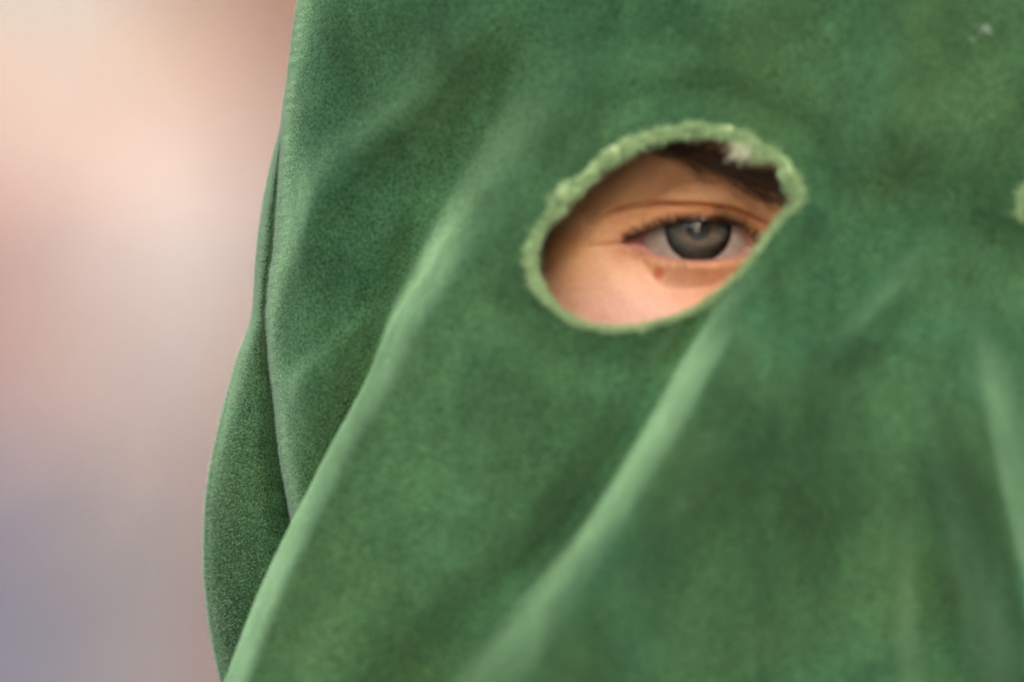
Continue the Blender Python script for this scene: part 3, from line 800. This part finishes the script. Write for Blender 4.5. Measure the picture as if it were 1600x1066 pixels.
gme = bpy.data.meshes.new('street'); gme.from_pydata([(-150, -150, 0), (150, -150, 0), (150, 250, 0), (-150, 250, 0)], [], [(0, 1, 2, 3)]); gme.materials.append(M_GROUND)
street = bpy.data.objects.new('street', gme); COL.objects.link(street); street['kind'] = 'structure'

def house(name, x0, x1, yf, yb, h, wall_mat, label, group, face=-1, doors=(), cols=4, floors=3, plinth=None, ph=0.75, frame_mat=None):
    r = bpy.data.objects.new(name, None); COL.objects.link(r); r.location = (0, 0, 0)
    r['label'] = label; r['category'] = 'house'
    if group: r['group'] = group
    box('wall', x0, x1, min(yf, yb), max(yf, yb), 0, h, wall_mat, r)
    n = -1 if face < 0 else 1
    box('plinth', x0 - .01, x1 + .01, *sorted((yf + n * 0.06, yf - n * 0.02)), 0, ph, plinth or M_STONE, r)
    box('cornice', x0 - .15, x1 + .15, *sorted((yf + n * 0.35, yf - n * 0.02)), h, h + 0.3, M_STONE, r)
    wv = (x1 - x0) / cols
    for fl in range(floors):
        zb = 1.0 + fl * 3.1
        for c in range(cols):
            xc = x0 + wv * (c + 0.5)
            if fl == 0 and any(abs(xc - dx) < wv * 0.5 for dx in doors):
                continue
            f = box('window_frame', xc - .55, xc + .55, *sorted((yf + n * 0.05, yf - n * 0.01)), zb, zb + 1.7, M_STONE, r)
            for sx in (-1, 1):
                box('pane', xc + sx * .245 - .215, xc + sx * .245 + .215, *sorted((yf + n * 0.06, yf + n * 0.04)), zb + .1, zb + 1.6, M_GLASS, f)
    for dx in doors:
        f = box('door_frame', dx - .62, dx + .62, *sorted((yf + n * 0.07, yf - n * 0.01)), 0, 2.5, frame_mat or M_STONE, r)
        box('door', dx - .5, dx + .5, *sorted((yf + n * 0.09, yf + n * 0.03)), 0.02, 2.38, M_BROWN, r)
    return r
# far side of the street, seen soft behind the hood
house('cream_house', -7.0, 5.0, 16.0, 24.0, 9.6, M_CREAM, 'pale cream house front with a brown doorway, blurred behind the green hood', None, -1, doors=(-0.07,), cols=6, frame_mat=M_BROWN, plinth=M_PLINTH, ph=1.0)

# spectators in front of it, out of focus
def figure(name, x, y, yaw, top, bottom, hair, label, height=1.7, arms='down'):
    r = bpy.data.objects.new(name, None); COL.objects.link(r); r.location = (x, y, 0); r.rotation_euler = (0, 0, yaw)
    r['label'] = label; r['category'] = 'person'; r['group'] = 'blurred spectators along the street'
    k = height / 1.75
    def skinned(nm, vs, es, rad, mat):
        me = bpy.data.meshes.new(nm); me.from_pydata([tuple(c * k for c in v) for v in vs], es, []); me.update()
        o = bpy.data.objects.new(nm, me); COL.objects.link(o); o.parent = r; me.materials.append(mat)
        sm = o.modifiers.new('skin', 'SKIN'); sv = me.skin_vertices[0].data
        for i, q in enumerate(rad): sv[i].radius = ((q[0] * k, q[1] * k) if isinstance(q, tuple) else (q * k, q * k))
        sv[0].use_root = True
        ss = o.modifiers.new('sub', 'SUBSURF'); ss.levels = 2; ss.render_levels = 2
        return o
    body = skinned('body', [(0, 0, .95), (0, 0, 1.15), (0, 0, 1.38), (0, 0, 1.48), (0, -.01, 1.60), (0, -.02, 1.70),
                            (.18, 0, 1.40), (.23, .01, 1.13), (.23, -.06, .88), (.23, -.08, .80), (-.18, 0, 1.40), (-.23, .01, 1.13), (-.23, -.06, .88), (-.23, -.08, .80),
                            (.09, 0, .88), (.10, -.01, .48), (.10, .02, .09), (.11, -.12, .04), (-.09, 0, .88), (-.10, -.01, .48), (-.10, .02, .09), (-.11, -.12, .04)],
                   [(0, 1), (1, 2), (2, 3), (3, 4), (4, 5), (2, 6), (6, 7), (7, 8), (8, 9), (2, 10), (10, 11), (11, 12), (12, 13), (0, 14), (14, 15), (15, 16), (16, 17), (0, 18), (18, 19), (19, 20), (20, 21)],
                   [(.14, .10), (.13, .09), (.15, .10), .055, (.075, .09), (.06, .075), .05, .04, .03, .035, .05, .04, .03, .035, .08, .055, .04, .04, .08, .055, .04, .04], M_SKIN2)
    skinned('top', [(0, 0, .93), (0, 0, 1.15), (0, 0, 1.38), (0, 0, 1.46), (.19, 0, 1.40), (.235, .01, 1.13), (.235, -.06, .92), (-.19, 0, 1.40), (-.235, .01, 1.13), (-.235, -.06, .92)],
            [(0, 1), (1, 2), (2, 3), (2, 4), (4, 5), (5, 6), (2, 7), (7, 8), (8, 9)],
            [(.185, .135), (.165, .12), (.175, .125), .075, .07, .058, .048, .07, .058, .048], top)
    skinned('trousers', [(0, 0, 1.0), (0, 0, .93), (.095, 0, .84), (.10, -.01, .48), (.10, .02, .09), (-.095, 0, .84), (-.10, -.01, .48), (-.10, .02, .09)],
            [(0, 1), (1, 2), (2, 3), (3, 4), (1, 5), (5, 6), (6, 7)], [(.165, .125), (.17, .13), .105, .08, .06, .105, .08, .06], bottom)
    skinned('hair', [(0, .02, 1.70), (0, .05, 1.62), (0, .06, 1.53)], [(0, 1), (1, 2)], [(.085, .095), (.085, .07), (.06, .045)], hair)
    return r
M_SKIN2 = plain('bare_skin', (0.42, 0.285, 0.22), 0.5, 20)
M_PINK = plain('pale_pink_cotton', (0.31, 0.285, 0.285), 0.9, 30)
M_ROSE = plain('dusty_rose_cotton', (0.24, 0.155, 0.148), 0.9, 30)
M_JEAN = plain('grey_blue_denim', (0.10, 0.11, 0.175), 0.9, 30)
M_GREY = plain('grey_mauve_cotton', (0.18, 0.172, 0.19), 0.9, 30)
M_BLOND = plain('fair_hair', (0.31, 0.29, 0.25), 0.6, 40)
figure('person', -0.655, 13.0, math.pi + 0.35, M_PINK, M_GREY, M_BLOND, 'blurred fair haired spectator in a pale pink top beside the green hood', 1.84)
figure('person', -0.98, 12.7, -0.3, M_ROSE, M_JEAN, M_HAIR, 'blurred spectator in a dusty rose top and blue jeans at the left edge', 1.78)

# houses across from the wearer, which the eye mirrors
M_WHITE = plain('white_plaster', (0.78, 0.76, 0.72), 0.9, 2)
house('white_house', -30.0, -5.0, -26.0, -34.0, 6.5, M_WHITE, 'low white plastered house behind the viewer, mirrored in the eye', None, 1, doors=(-10.0,), cols=8, floors=2)

M_BRICK = plain('dark_brick', (0.13, 0.085, 0.065), 0.9, 5)
house('added_brick_house', 0.9, 16.0, -14.0, -22.0, 9.5, M_BRICK, 'dark brick house added unseen behind the viewer to darken the eye reflection', None, 1, doors=(4.0,), cols=6, floors=3)  # out of view, added to keep one side of the eye's reflection dark
